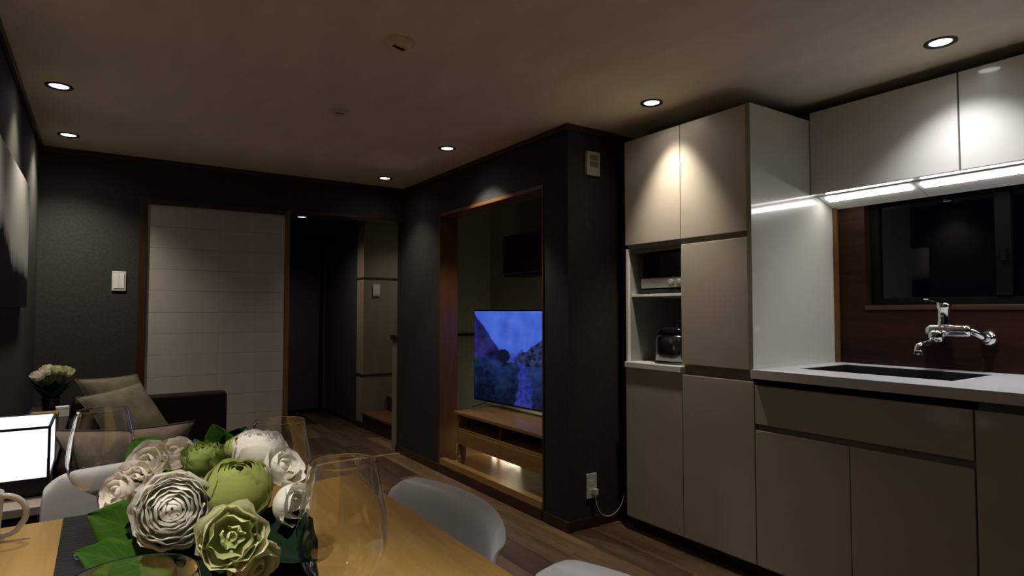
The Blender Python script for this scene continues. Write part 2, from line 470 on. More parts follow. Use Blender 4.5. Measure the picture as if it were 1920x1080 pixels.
# window over the sink
w1 = MB()
for a, b in (((XR + .05, WY0, WZ0), (XR + .09, WY0 + .04, WZ1)), ((XR + .05, WY1 - .04, WZ0), (XR + .09, WY1, WZ1)),
             ((XR + .05, WY0 + .04, WZ0), (XR + .09, WY1 - .04, WZ0 + .035)), ((XR + .05, WY0 + .04, WZ1 - .04), (XR + .09, WY1 - .04, WZ1))):
    w1.box(a, b)
win = w1.obj('window_1', M['winframe']); win['kind'] = 'structure'
box('mullion', (XR + .045, .93, WZ0 + .036), (XR + .085, .985, WZ1 - .041), M['winframe'], win, .003)
box('pane', (XR + .066, WY0 + .041, WZ0 + .036), (XR + .070, .929, WZ1 - .041), M['winglass'], win)
box('pane', (XR + .066, .986, WZ0 + .036), (XR + .070, WY1 - .041, WZ1 - .041), M['winglass'], win)
box('crescent_lock', (XR + .030, .945, 1.38), (XR + .044, .965, 1.43), M['winframe'], win, .003)
board('trim_20', (XR - .006, WY0 - .02, WZ0 - .022), (XR + .05, WY1 + .004, WZ0), M['trimy'])
board('trim_21', (XR - .022, 1.615, .90), (XR, 1.634, 1.69), M['frame'])

# ------------------------------------------------------------------ ceiling lamps
def spot_lamp(parent, watts, col, cone=CONE, z=-.012, blend=SPOT_BLEND, tilt=0.0):
    L = bpy.data.lights.new('lamp_light', 'SPOT'); L.energy = watts; L.color = col
    L.spot_size = R(cone); L.spot_blend = blend; L.shadow_soft_size = .03
    o = bpy.data.objects.new('lamp_light', L); COL.objects.link(o); o.parent = parent
    o.location = (0, 0, z); o.rotation_euler = (0, -R(tilt), 0)
    H = bpy.data.lights.new('lamp_light', 'SPOT'); H.energy = watts * HALO; H.color = col   # light that leaves the can outside its beam
    H.spot_size = R(HALO_CONE); H.spot_blend = 1.0; H.shadow_soft_size = .03
    h = bpy.data.objects.new('lamp_light', H); COL.objects.link(h); h.parent = parent; h.location = (0, 0, z)
trim_me = lens_me = None
def downlight(x, y, label, watts, col, cone=CONE, z=ZC, blend=SPOT_BLEND, tilt=0.0):
    global trim_me, lens_me
    t = thing('downlight', label, 'ceiling light', (x, y, z), 0, 'round recessed ceiling downlights')
    if trim_me is None:
        trim_me = MB().lathe([(.054, 0), (.054, -.004), (.050, -.006), (.040, -.004), (.037, -.001), (.037, 0)], 40).mesh('trim_ring', M['rim'], smooth=False)
        lens_me = MB().lathe([(0, -.0008), (.0368, -.0008), (.0368, -.0002), (0, -.0002)], 32).mesh('lens', M['lens'])
    link('trim_ring', trim_me, t); link('lens', lens_me, t)
    spot_lamp(t, watts, col, cone, blend=blend, tilt=tilt)
downlight(-.175, 3.404, 'larger of the two lit downlights at the left edge of the ceiling', 32, NEUT)
downlight(-.172, 4.324, 'small lit downlight in the far left corner of the ceiling', 44, NEUT, 112)
downlight(1.778, 3.360, 'lit downlight in front of the television opening', 30, (1, .95, .88), 92, blend=.4, tilt=13)
downlight(1.783, 4.383, 'lit downlight in the far right corner of the ceiling before the passage', 20, NEUT)
downlight(2.212, 2.060, 'lit downlight right above the tall beige cabinets', 42, WARM, 70, blend=1.0, tilt=13)
downlight(2.617, .978, 'large lit downlight in front of the wall cabinets over the sink', 30, COOL, 100, tilt=8)
# lamps outside the picture that light the table and the near end of the room
downlight(2.617, -.10, 'lit downlight over the near end of the kitchen worktop', 16, COOL)
downlight(-.175, 2.39, 'lit downlight over the console beside the lantern', 44, NEUT)
downlight(-.15, .42, 'lit downlight over the left near corner of the dining table', 115, (1, .95, .87), 74)
downlight(-.175, 1.48, 'lit downlight over the far left corner of the dining table', 30, NEUT, 66)
downlight(2.62, 5.45, 'unseen lamp added above the stair to light the cream wall', 10, WARM, 120)  # unseen lamp, added to brighten the cream stair wall and treads
hl = thing('downlight', 'tiny lit downlight in the passage ceiling behind the header', 'ceiling light', (1.598, 6.0, 2.085), 0, 'round recessed ceiling downlights')
link('trim_ring', trim_me, hl); link('lens', lens_me, hl); spot_lamp(hl, 16, NEUT, 150)

# smoke alarm and blank cover on the ceiling
sa = thing('smoke_alarm', 'round beige ceiling alarm with a dark slot in the middle of the ceiling', 'smoke alarm', (.915, 2.12, ZC), R(20))
M['alarm'] = plain('alarm_beige', (.80, .66, .50), .6)
MB().lathe([(.0, -.026), (.030, -.026), (.044, -.022), (.050, -.012), (.058, -.010), (.060, 0), (0, 0)], 36).obj('body', M['alarm'], sa)
box('vent_slot', (-.032, -.012, -.0285), (.022, .004, -.0262), M['black'], sa)
box('test_button', (-.006, .010, -.029), (.010, .022, -.0262), M['alarm'], sa, .001)
cv = thing('ceiling_cover', 'flat grey round blank cover on the ceiling, further off than the alarm', 'ceiling cover', (.987, 3.034, ZC))
M['cover'] = plain('cover_grey', (.62, .53, .42), .6)
MB().lathe([(0, -.012), (.038, -.012), (.046, -.006), (.048, 0), (0, 0)], 32).obj('disc', M['cover'], cv)
box('slot', (-.018, -.006, -.0135), (.018, .006, -.0122), M['batten'], cv)

# ------------------------------------------------------------------ kitchen
YE = 1.635; YM = 2.033; YL = 2.42; XBK = 3.06
# tall cabinet, left column with the open shelf niche
tc = thing('tall_cabinet', 'left half of the beige tall cabinet with the open white appliance niche', 'cabinet', (XK, YM, 0))
w = YL - YM
def fd(name, y0, y1, z0, z1, parent, mat='cab', x0=0.0, th=.02):   # door leaf facing the room
    return box(name, (x0, y0, z0), (x0 + th, y1, z1), M[mat], parent, .0025)
c = MB()
c.box((.0215, .001, .062), (.66, .018, 2.10)); c.box((.0215, w - .018, .062), (.66, w, 2.10))
c.box((.0215, .018, 1.51), (.66, w - .018, 2.10)); c.box((.0215, .018, .062), (.66, w - .018, .885)); c.box((.50, .018, .885), (.52, w - .018, 1.51))
c.obj('carcass', M['carcass'], tc)
fd('upper_door', .0015, w, 1.530, 2.103, tc)
fd('lower_door', .0015, w, .075, .866, tc)
box('niche_side', (.004, w - .016, .9005), (.498, w - .0005, 1.512), M['white'], tc, .001)
box('niche_base', (-.012, .0015, .8685), (.498, w - .0005, .9), M['white'], tc, .003)
box('niche_shelf', (.03, .019, 1.250), (.498, w - .0165, 1.264), M['white'], tc, .001)
box('niche_top', (.022, .0185, 1.4905), (.498, w - .0165, 1.5095), M['channel'], tc)
box('toe_kick', (.05, .001, .0), (.07, w, .0615), M['black'], tc)
# right column
tr = thing('tall_cabinet', 'right half of the beige tall cabinet with three closed doors beside the worktop', 'cabinet', (XK, YE, 0))
w2 = YM - YE
c = MB(); c.box((.0215, .020, .062), (.66, w2 - .0005, 2.10)); c.obj('carcass', M['channel'], tr)
fd('upper_door', .0225, w2 - .0015, 1.530, 2.103, tr)
fd('middle_door', .0225, w2 - .0015, .912, 1.503, tr)
fd('lower_door', .0015, w2 - .0015, .075, .862, tr)
sp = MB(); sp.box((-.001, 0, .900), (.68, .0195, 2.103)); tag(sp.obj('side_panel', M['panelw'], tr, bevel=.001), 'glossy pale end panel')
box('side_panel_edge', (-.0022, .0005, .900), (-.0012, .0195, 2.102), M['cabedge'], tr)
box('toe_kick', (.05, .0005, .0), (.07, w2, .0615), M['black'], tr)
# filler above the cabinets, shade of the gap put into its dark colour
fl = MB(); fl.box((2.68, YE + .28, 2.1035), (XR, YL, ZC))
fl.box((3.02, -.9, 2.140), (XR, YE + .28, ZC))
fl.obj('trim_22', M['batten'])['kind'] = 'structure'

# base units
def base_unit(label, y0, y1, split):
    b = thing('base_cabinet', label, 'cabinet', (XK, y0, 0), 0, None)
    ww = y1 - y0
    c = MB(); c.box((.0215, .001, .062), (.66, ww - .001, .845)); c.box((.035, .001, .845), (.66, ww - .001, .872)) if not split else None
    if split:   # leave room for the sink
        c.bm.free(); c = MB()
        c.box((.0215, .001, .062), (.66, ww - .001, .66)); c.box((.0215, .001, .66), (.09, ww - .001, .845))
    c.obj('carcass', M['channel'], b)
    if split:
        fd('drawer_front', .0015, ww - .0015, .682, .848, b)
        s = split - y0
        fd('door', s + .0012, ww - .0015, .075, .655, b); fd('door', .0015, s - .0012, .075, .655, b)
    else:
        fd('door', .0015, ww - .0015, .075, .848, b)
    box('toe_kick', (.05, .001, 0), (.07, ww - .001, .0615), M['black'], b)
    return b
base_unit('beige sink base cabinet with one wide drawer front over two doors', .825, YE - .002, 1.228)
base_unit('beige base cabinet with one full-height door at the right edge, next to the sink unit', .02, .823, None)
base_unit('beige base cabinet with one full-height door at the near end of the worktop', -.80, .018, None)

# worktop with the sink cut-out
SX0, SX1, SY0, SY1 = 2.575, 2.965, .955, 1.540
wt = MB()
x0, x1, y0, y1 = XK - .025, XR - .002, -.80, YE - .0015
for a, b in (((x0, y0), (SX0, y1)), ((SX1, y0), (x1, y1)), ((SX0, y0), (SX1, SY0)), ((SX0, SY1), (SX1, y1))):
    wt.box((a[0], a[1], .880), (b[0], b[1], .918))
bmesh.ops.remove_doubles(wt.bm, verts=wt.bm.verts, dist=1e-5)
tag(wt.obj('worktop', M['top']), 'long white stone worktop with a square front edge over the base cabinets', 'worktop')
sk = thing('sink', 'rectangular dark steel sink sunk into the white worktop', 'sink', (SX0, SY0, 0))
s = MB(); a, b = SX1 - SX0, SY1 - SY0; t = .004
s.box((.001, .001, .70), (a - .001, b - .001, .704)); s.box((.001, .001, .704), (t, b - .001, .9165)); s.box((a - t, .001, .704), (a - .001, b - .001, .9165))
s.box((t, .001, .704), (a - t, t, .9165)); s.box((t, b - t, .704), (a - t, b - .001, .9165))
basin = s.obj('basin', M['steel'], sk)
MB().lathe([(0, .7045), (.045, .7045), (.05, .707), (.045, .709), (.03, .707), (0, .707)], 24, Matrix.Translation((a / 2, b / 2, 0))).obj('drain', M['chrome'], basin)

# wall-mounted mixer tap
fc = thing('kitchen_tap', 'chrome wall mounted mixer tap with a raised lever over the sink', 'tap', (3.068, 1.10, 1.09))
def X90(x, y, z): return Matrix.Translation((x, y, z)) @ Matrix.Rotation(R(-90), 4, 'Y')
f = MB(); f.tube([(-.085, -.070, 0), (-.085, -.066, 0), (-.085, -.045, .0), (-.085, .078, .0), (-.085, .092, 0), (-.085, .096, 0)], [.014, .024, .027, .027, .024, .016], 24); f.obj('body', M['chrome'], fc, smooth=True)
for yy in (-.10, .10):
    sg = 1 if yy > 0 else -1
    u = MB(); u.lathe([(0, .0), (.034, .0), (.034, .008), (.026, .022), (.015, .028), (.015, .04), (0, .04)], 28, X90(0, yy, -.03)); u.obj('wall_union', M['chrome'], fc, smooth=True)
    u = MB(); u.tube([(-.038, yy, -.03), (-.06, yy - sg * .006, -.022), (-.08, yy - sg * .02, -.008), (-.085, yy - sg * .035, 0)], .014, 12); u.obj('inlet_pipe', M['chrome'], fc, smooth=True)
f = MB(); f.lathe([(0, .0), (.024, .0), (.026, .012), (.0235, .03), (.0235, .075), (.028, .082), (.028, .098), (.020, .106), (0, .107)], 28, Matrix.Translation((-.085, .03, .014))); f.obj('cartridge_housing', M['chrome'], fc, smooth=True)
f = MB()
f.hexa([(-.105, .012, .105), (-.07, .012, .105), (-.07, .048, .105), (-.105, .048, .105), (-.10, .016, .120), (-.075, .016, .120), (-.075, .044, .120), (-.10, .044, .120)])
f.hexa([(-.200, .044, .130), (-.09, .016, .108), (-.09, .044, .108), (-.198, .062, .130), (-.200, .044, .137), (-.09, .016, .119), (-.09, .044, .119), (-.198, .062, .137)])
f.obj('lever', M['chrome'], fc, bevel=.003)
f = MB(); f.lathe([(0, -.024), (.026, -.024), (.030, -.012), (.030, .012), (.024, .022), (0, .026)], 28, Matrix.Translation((-.135, .042, -.022))); f.obj('spout_joint', M['chrome'], fc, smooth=True)
f = MB(); f.tube([(-.135, .042, -.028), (-.165, .050, -.045), (-.20, .058, -.054), (-.225, .064, -.057), (-.238, .067, -.064), (-.241, .068, -.076), (-.241, .068, -.098)], [.016, .015, .013, .013, .0135, .0145, .015], 18); f.obj('spout', M['chrome'], fc, smooth=True)

# wall cabinets with under-cabinet light
XW = 2.852
def wall_cab(label, y0, y1):
    b = thing('wall_cabinet', label, 'cabinet', (XW, y0, 0), 0, None)
    ww = y1 - y0
    box('carcass', (.0205, .001, 1.737), (XR - XW - .002, ww - .001, 2.135), M['carcass'], b)
    box('bottom_panel', (.001, .001, 1.7350), (.061, ww - .001, 1.7365), M['glosswhite'], b)
    fd('door', .0015, ww - .0015, 1.737, 2.137, b, 'cabw')
    return b
wall_cab('glossy white wall cabinet over the sink, beside the tall cabinet', 1.012, YE - .002)
wall_cab('glossy white wall cabinet at the right edge of the picture', .30, 1.009)
wall_cab('glossy white wall cabinet at the near end of the kitchen', -.45, .297)
# sloping light housing below the cabinets
def under_light(label, y0, y1, s0, s1):
    b = thing('under_cabinet_light', label, 'strip light', (XW, y0, 0), 0, 'strip lights under the wall cabinets')
    ww = y1 - y0; xa, xb, za, zb = .062, XR - XW - .003, 1.731, 1.684
    h = MB(); h.hexa([(xa, 0.001, za), (xb, 0.001, zb), (xb, ww - .001, zb), (xa, ww - .001, za), (xa, 0.001, 1.7345), (xb, 0.001, 1.7345), (xb, ww - .001, 1.7345), (xa, ww - .001, 1.7345)])
    h.obj('housing', M['white'], b)
    def P(t, y, off=0): 
        return (xa + (xb - xa) * t, y, za + (zb - za) * t - off)
    d = MB(); a0, a1 = s0 - y0, s1 - y0
    d.hexa([P(.10, a0, .006), P(.36, a0, .006), P(.36, a1, .006), P(.10, a1, .006), P(.10, a0, .0006), P(.36, a0, .0006), P(.36, a1, .0006), P(.10, a1, .0006)])
    d.obj('diffuser', M['led'], b, bevel=.002)
under_light('lit white strip light under the wall cabinet beside the tall cabinet', 1.208, YE - .003, 1.230, 1.602)
under_light('lit white strip light under the right wall cabinet, cut by the picture edge', .30, 1.207, .55, 1.186)
under_light('lit white strip light under the near wall cabinet', -.45, .299, -.30, .28)

# toaster oven in the niche
ov = thing('toaster_oven', 'black glass toaster oven with silver knobs on the niche shelf', 'toaster oven', (XK + .06, 2.058, 1.265))
ow = .30
box('body', (.012, 0, .022), (.36, ow, .215), M['black'], ov, .006)
box('door_glass', (0, .004, .085), (.0115, ow - .004, .212), M['darkgloss'], ov, .003)
ocp = box('control_panel', (-.004, .002, .030), (.0115, ow - .002, .083), M['silver'], ov, .002)
box('crumb_tray', (-.006, .002, .006), (.35, ow - .002, .0215), M['black'], ov, .003)
for yy in (.035, .085):
    k = MB(); k.lathe([(0, 0), (.017, 0), (.016, .014), (.010, .016), (0, .016)], 20, X90(-.0045, yy, .057)); k.box((-.026, yy - .003, .043), (-.0205, yy + .003, .071)); k.obj('knob', M['knob'], ocp)
for xx in (.03, .32):
    for yy in (.02, ow - .02):
        MB().lathe([(0, 0), (.008, 0), (.008, .0058), (0, .0058)], 12, Matrix.Translation((xx, yy, 0))).obj('foot', M['black'], ov)
# pot-shaped rice cooker
rc = thing('rice_cooker', 'small dark chrome cooker with a lid handle in the lower niche', 'rice cooker', (XK + .15, 2.170, .901))
def superlathe(prof, ax, ay, n=40, e=3.2):
    mb = MB(); rings = []
    for r, z in prof:
        rg = []
        for k in range(n):
            a = 2 * math.pi * k / n; ca, sa_ = math.cos(a), math.sin(a)
            q = (abs(ca) ** e + abs(sa_) ** e) ** (-1 / e)
            rg.append(mb.bm.verts.new((ax * r * q * ca, ay * r * q * sa_, z)))
        rings.append(rg)
    for A, B in zip(rings, rings[1:]):
        for k in range(n): mb.bm.faces.new((A[k], A[(k + 1) % n], B[(k + 1) % n], B[k]))
    mb.bm.faces.new(rings[0][::-1]); mb.bm.faces.new(rings[-1])
    return mb
superlathe([(1.0, .012), (1.03, .016), (1.03, .135), (.97, .15)], .115, .105).obj('body', M['cooker'], rc, smooth=True)
lid_ = superlathe([(.97, .1505), (1.0, .156), (.98, .176), (.80, .19), (.3, .194)], .115, .105)
lid_ = lid_.obj('lid', M['darkgloss'], rc, smooth=True)
superlathe([(1.05, .0), (1.06, .004), (1.0, .0115)], .115, .105).obj('base', M['black'], rc)
MB().tube([(-.01, -.035, .19), (-.01, -.033, .208), (-.01, -.02, .214), (-.01, .02, .214), (-.01, .033, .208), (-.01, .035, .19)], .006, 10).obj('handle', M['cooker'], lid_, smooth=True)

# ------------------------------------------------------------------ things on the dark walls
tcn = thing('thermostat', 'ivory wall controller with two small displays high on the dark column', 'thermostat', (2.255, YC, 1.925))
tca = box('case', (-.048, -.022, 0), (.048, -.0005, .134), M['ivory'], tcn, .004)
box('display', (-.027, -.0235, .086), (.030, -.0221, .113), M['lcd'], tca); box('display', (-.027, -.0235, .048), (.030, -.0221, .078), M['lcd'], tca)
MB().lathe([(0, -.001), (.003, -.001), (.003, .001), (0, .001)], 10, Matrix.Translation((-.024, -.0228, .026)) @ Matrix.Rotation(R(90), 4, 'X')).obj('indicator_lamp', M['lcd'], tca)
box('button', (-.008, -.0235, .015), (.020, -.0221, .022), M['ivory'], tca)
ou = thing('wall_outlet', 'white two-socket outlet low on the dark column', 'outlet', (2.241, YC, .155))
box('plate', (-.036, -.010, 0), (.036, -.0005, .135), M['plastic'], ou, .004)
for z in (.088, .040):
    sc_o = box('socket', (-.018, -.0115, z - .014), (.018, -.0102, z + .014), M['white'], ou, .0005)
    so = MB(); so.box((-.009, -.0122, z - .005), (-.0065, -.0116, z + .005)); so.box((.0065, -.0122, z - .005), (.009, -.0116, z + .005)); so.obj('slot', M['black'], sc_o)
pg = thing('power_cord', 'white plug with a pale cord drooping from the outlet to the cabinet', 'cord', (2.250, YC, .195))
box('plug', (-.012, -.040, -.018), (.012, -.0125, .016), M['plastic'], pg, .004)
pts = []
P0, P1, P2, P3 = Vector((0, -.028, -.018)), Vector((.0, -.032, -.19)), Vector((.16, -.05, -.17)), Vector((.166, -.075, -.035))
for i in range(19):
    t = i / 18; pts.append(P0 * (1 - t) ** 3 + P1 * 3 * t * (1 - t) ** 2 + P2 * 3 * t * t * (1 - t) + P3 * t ** 3)
MB().tube(pts, .003, 8).obj('cord', M['cable'], pg, smooth=True)
def switch(name, label, x, y, z, ww, hh2, n):
    s = thing(name, label, 'light switch', (x, y, z))
    pl = box('plate', (-ww / 2, -.010, -hh2 / 2), (ww / 2, -.0005, hh2 / 2), M['plastic'], s, .004)
    for k in range(n):
        a = -ww * .38 + ww * .76 * k / n; b = -ww * .38 + ww * .76 * (k + 1) / n
        box('rocker', (a + .0007, -.0135, -hh2 * .36), (b - .0007, -.0102, hh2 * .36), M['white'], pl, .001)
switch('light_switch', 'white double light switch on the dark wall left of the sliding door', .098, YF, 1.367, .078, .128, 2)
switch('light_switch', 'small white light switch on the cream stair wall in the passage', 2.358, 5.994, 1.388, .074, .122, 1)

# wall picture of a misty forest ridge on the left wall (flat print on a canvas)
def attr_mat(name, attr, emit=0.0, rough=.7):
    m, nt, p = new_mat(name)
    a = nt.nodes.new('ShaderNodeAttribute'); a.attribute_name = attr
    if emit:
        p.inputs['Base Color'].default_value = (.004, .004, .005, 1)
        nt.links.new(a.outputs['Color'], p.inputs['Emission Color']); p.inputs['Emission Strength'].default_value = emit
        p.inputs['Roughness'].default_value = .25
    else:
        nt.links.new(a.outputs['Color'], p.inputs['Base Color']); p.inputs['Roughness'].default_value = rough; p.inputs['Specular IOR Level'].default_value = 0.05
    return m
def picture(name, mat, parent, fpos, fcol, nu, nv):
    mb = MB(); g = mb.grid(fpos, nu, nv)
    me = mb.mesh(name, mat, recalc=False)
    ca = me.color_attributes.new('picture', 'FLOAT_COLOR', 'POINT')
    for k in range(len(me.vertices)):
        j, i = divmod(k, nu + 1)
        ca.data[k].color = (*fcol(i / nu, j / nv), 1)
    return link(name, me, parent)
def fbm(x, y, o=4, s=0):
    v = 0; a = .5
    for _ in range(o):
        v += a * noise.noise((x, y, s)); x *= 2.03; y *= 2.03; a *= .5
    return v
art = thing('wall_picture', 'wide canvas picture of a dark treeline under a pale sky on the left wall', 'picture', (XL, 2.90, 1.19))
AW, AH = .93, .597
box('canvas', (.001, -.3, 0), (.024, AW, AH), M['lampblack'], art, .002)
def art_col(u, v):
    y = -.3 + u * (AW + .3)
    ridge = .27 - .13 * max(0, min(1, y / .35)) + .03 * noise.noise((y * 5, 3, 1)) + .045 * abs(noise.noise((y * 38, 1.7, 0))) + .02 * noise.noise((y * 17, 9, 2))
    z = v * AH
    if z < ridge: return (.008, .008, .010)
    k = min(1, (z - ridge) / .08)
    return (.50 * k + .10 * (1 - k), .49 * k + .10 * (1 - k), .48 * k + .10 * (1 - k))
picture('print', attr_mat('forest_print', 'picture'), art, lambda u, v: (.0246, -.298 + u * (AW + .296), .002 + v * (AH - .004)), art_col, 240, 110)

# ------------------------------------------------------------------ television alcove
tst = thing('television_stand', 'low oak television stand with an open shelf and slim legs in the alcove', 'tv stand', (2.16, 2.85, .07))
SL, SD = 1.10, .40
box('top', (-.008, -.12, .358), (SD, SL, .380), M['tvwood'], tst, .003)
box('side_panel', (.004, -.10, .145), (SD - .01, -.08, .3575), M['tvwood'], tst, .002)
box('side_panel', (.004, SL - .045, .145), (SD - .01, SL - .025, .3575), M['tvwood'], tst, .002)
box('shelf', (.006, -.079, .2455), (SD - .02, SL - .0455, .262), M['tvwood'], tst, .001)
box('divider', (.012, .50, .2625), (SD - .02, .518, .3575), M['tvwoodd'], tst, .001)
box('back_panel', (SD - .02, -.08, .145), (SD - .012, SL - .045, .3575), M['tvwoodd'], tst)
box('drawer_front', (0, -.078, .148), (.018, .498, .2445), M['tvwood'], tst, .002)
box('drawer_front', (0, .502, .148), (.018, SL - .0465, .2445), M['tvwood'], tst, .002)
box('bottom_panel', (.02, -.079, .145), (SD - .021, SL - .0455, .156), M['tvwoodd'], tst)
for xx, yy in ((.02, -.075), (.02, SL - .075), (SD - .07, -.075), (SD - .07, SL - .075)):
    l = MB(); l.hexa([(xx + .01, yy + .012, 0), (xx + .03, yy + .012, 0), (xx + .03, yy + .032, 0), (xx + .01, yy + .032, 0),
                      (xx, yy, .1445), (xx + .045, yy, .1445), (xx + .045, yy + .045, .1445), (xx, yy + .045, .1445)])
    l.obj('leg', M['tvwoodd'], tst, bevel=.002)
ls = thing('led_strip', 'lit warm strip light lying on the floor behind the television stand', 'strip light', (2.59, 3.92, .0705))
box('channel', (-.012, -.19, 0), (.012, .19, .012), M['plastic'], ls, .001)
box('diffuser', (-.009, -.18, .0122), (.009, .18, .020), M['strip'], ls, .001)

TH = R(4.0)
tv = thing('television', 'large flat television showing a blue mountain valley scene', 'television', (2.438, 4.15, .452), -math.pi / 2 - TH * -1)
# local x runs along the screen (towards the camera side), local y is the depth behind the screen
TVW, TVH, TVB = 1.235, .695, .035
box('cabinet', (0, 0, TVB), (TVW, .030, TVB + TVH), M['darkgloss'], tv, .004)
box('rear_housing', (.25, .0305, TVB + .06), (TVW - .25, .06, TVB + .40), M['black'], tv, .008)
def tv_col(u, v):
    x = u * 1.45
    hl_ = .98 - 1.05 * x - .02 * noise.noise((x * 9, 1, 0)) if x < .55 else -1
    hr = .50 + .55 * (x - .60) + .05 * noise.noise((x * 11, 2, 0)) if x > .6 else -1
    hm = .52 + .10 * abs(noise.noise((x * 6.5, 5, 0))) + .05 * noise.noise((x * 22, 5, 3))
    n1 = fbm(x * 5, v * 5, 4, 1); n2 = fbm(x * 16, v * 22, 3, 4); n3 = fbm(x * 3, v * 4, 3, 8)
    g = .45 - .06 * noise.noise((x * 3, 0, 7))
    river = abs(x - (.70 + .30 * (.45 - v) - .55 * (.45 - v) ** 2 + .05 * noise.noise((v * 14, 3, 1)))) < .05 + .16 * max(0, .42 - v)
    d2 = ((x - .45) / .085) ** 2 + ((v - .51) / .075) ** 2
    if d2 < 1 + 1.0 * n2 or (abs(x - .47) < .03 and .40 < v < .5): return (.006, .006, .025)
    if v > max(hl_, hr, hm, g):
        k = .6 + .9 * n1 + .25 * (v - .5); return (.028 + .045 * k, .06 + .11 * k, .45 + .30 * k)
    if v > max(g, hl_, hr): return (.035 + .03 * n2, .065 + .06 * n2, .40 + .2 * n2)
    if v < g + .01 and river and v < .47:
        k = .7 + n2 * 1.0; return (.032 * k, .045 * k, .34 * k)
    if hl_ > v > g: k = .7 + 1.2 * n1; return (.030 * k, .032 * k, .20 * k)
    if hr > v > g: k = .7 + 2.2 * n2; return (.028 * k, .04 * k, .13 * k)
    k = max(.15, .55 + .7 * n2 + 1.2 * n3); kk = .25 + 1.35 * v
    return (.020 * k * kk, .052 * k * kk, .19 * k * kk)
picture('screen', attr_mat('tv_picture', 'picture', .85), tv,
        lambda u, v: (.008 + u * (TVW - .016), -.0009, TVB + .014 + v * (TVH - .022)), tv_col, 150, 90)
for xx in (.16, TVW - .16):
    fo = MB(); fo.tube([(xx, .015, TVB + .02), (xx, .015, .03), (xx, -.06, .009), (xx, -.12, .004)], .006, 8); fo.tube([(xx, .015, .03), (xx, .09, .009), (xx, .13, .004)], .006, 8)
    fo.obj('foot', M['black'], tv)
shf = thing('speaker_box', 'dark box unit mounted high on the alcove wall above the television', 'wall unit', (2.95, 4.03, 1.455))
box('case', (-.20, -.42, .02), (-.0005, .19, .34), M['black'], shf, .012)
box('bottom_lip', (-.19, -.41, 0), (-.001, .18, .0195), M['winframe'], shf, .004)

# ------------------------------------------------------------------ console, lamp and sofa on the left
CWd = .190
sdt = thing('lamplit_console_end', 'console end under the lantern, built as a side table with lamplight painted into its top', 'side table', (XL + .013, 2.19, 0))  # console end split off so its top colour can carry the lantern light
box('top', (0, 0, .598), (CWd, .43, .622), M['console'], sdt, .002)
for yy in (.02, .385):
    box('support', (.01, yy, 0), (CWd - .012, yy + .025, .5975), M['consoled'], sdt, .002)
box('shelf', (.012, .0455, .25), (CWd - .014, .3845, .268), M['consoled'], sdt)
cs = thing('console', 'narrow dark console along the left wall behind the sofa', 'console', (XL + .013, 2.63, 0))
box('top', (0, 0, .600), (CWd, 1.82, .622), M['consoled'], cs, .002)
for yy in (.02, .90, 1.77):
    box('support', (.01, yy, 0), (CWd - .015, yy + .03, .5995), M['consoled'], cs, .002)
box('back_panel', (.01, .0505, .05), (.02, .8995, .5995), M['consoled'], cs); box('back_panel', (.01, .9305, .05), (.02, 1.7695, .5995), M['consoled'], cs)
# square paper lantern
LW, LH, LD = .184, .150, .29
lp = thing('table_lamp', 'glowing white square paper lantern with a black frame on the side table', 'lamp', (-.209, 2.445, .6225))
fr = MB(); hw, hd, b = LW / 2, LD / 2, .0035
for sx in (-1, 1):
    for sy in (-1, 1):
        fr.box((sx * hw - b, sy * hd - b, 0), (sx * hw + b, sy * hd + b, LH + .056))
for z in (.052, LH + .0525):
    for sy in (-1, 1): fr.box((-hw + b, sy * hd - b, z - b), (hw - b, sy * hd + b, z + b))
    for sx in (-1, 1): fr.box((sx * hw - b, -hd + b, z - b), (sx * hw + b, hd - b, z + b))
fr.obj('frame', M['lampblack'], lp)
box('base', (-hw + .004, -hd + .004, .006), (hw - .004, hd - .004, .0475), M['lampblack'], lp)
z0, z1 = .056, LH + .0485
for nm, a, b2 in (('paper_panel', (-hw + .0045, -hd, z0), (hw - .0045, -hd + .001, z1)), ('paper_panel', (-hw + .0045, hd - .001, z0), (hw - .0045, hd, z1)),
                  ('paper_panel', (-hw, -hd + .0045, z0), (-hw + .001, hd - .0045, z1)), ('paper_panel', (hw - .001, -hd + .0045, z0), (hw, hd - .0045, z1)),
                  ('paper_panel', (-hw + .0045, -hd + .0045, LH + .052), (hw - .0045, hd - .0045, LH + .053))):
    box(nm, a, b2, M['paper'], lp)
# small things further along the console
wb = thing('wooden_box', 'small pale wooden lidded box on the console behind the lantern', 'box', (-.20, 3.52, .6225))
box('body', (-.05, -.07, 0), (.05, .07, .072), M['tvwood'], wb, .002); box('lid', (-.052, -.072, .0722), (.052, .072, .084), M['tvwood'], wb, .002)
sb = thing('card_box', 'little white box on the console beside the far flower pot', 'box', (-.152, 3.98, .6225), R(8))
box('body', (-.028, -.02, 0), (.028, .02, .040), M['white'], sb, .002); box('lid', (-.029, -.021, .0402), (.029, .021, .054), M['white'], sb, .002)
rm = thing('remote_control', 'slim white remote control lying on the console edge behind the lantern', 'remote control', (-.158, 3.02, .6225), R(-3))
box('body', (-.018, -.06, 0), (.018, .06, .016), M['white'], rm, .004)
kb = MB()
for k in range(5):
    for q in (-.008, .008): kb.box((q - .004, -.045 + k * .02, .0162), (q + .004, -.035 + k * .02, .0175))
kb.obj('buttons', M['lcd'], rm)

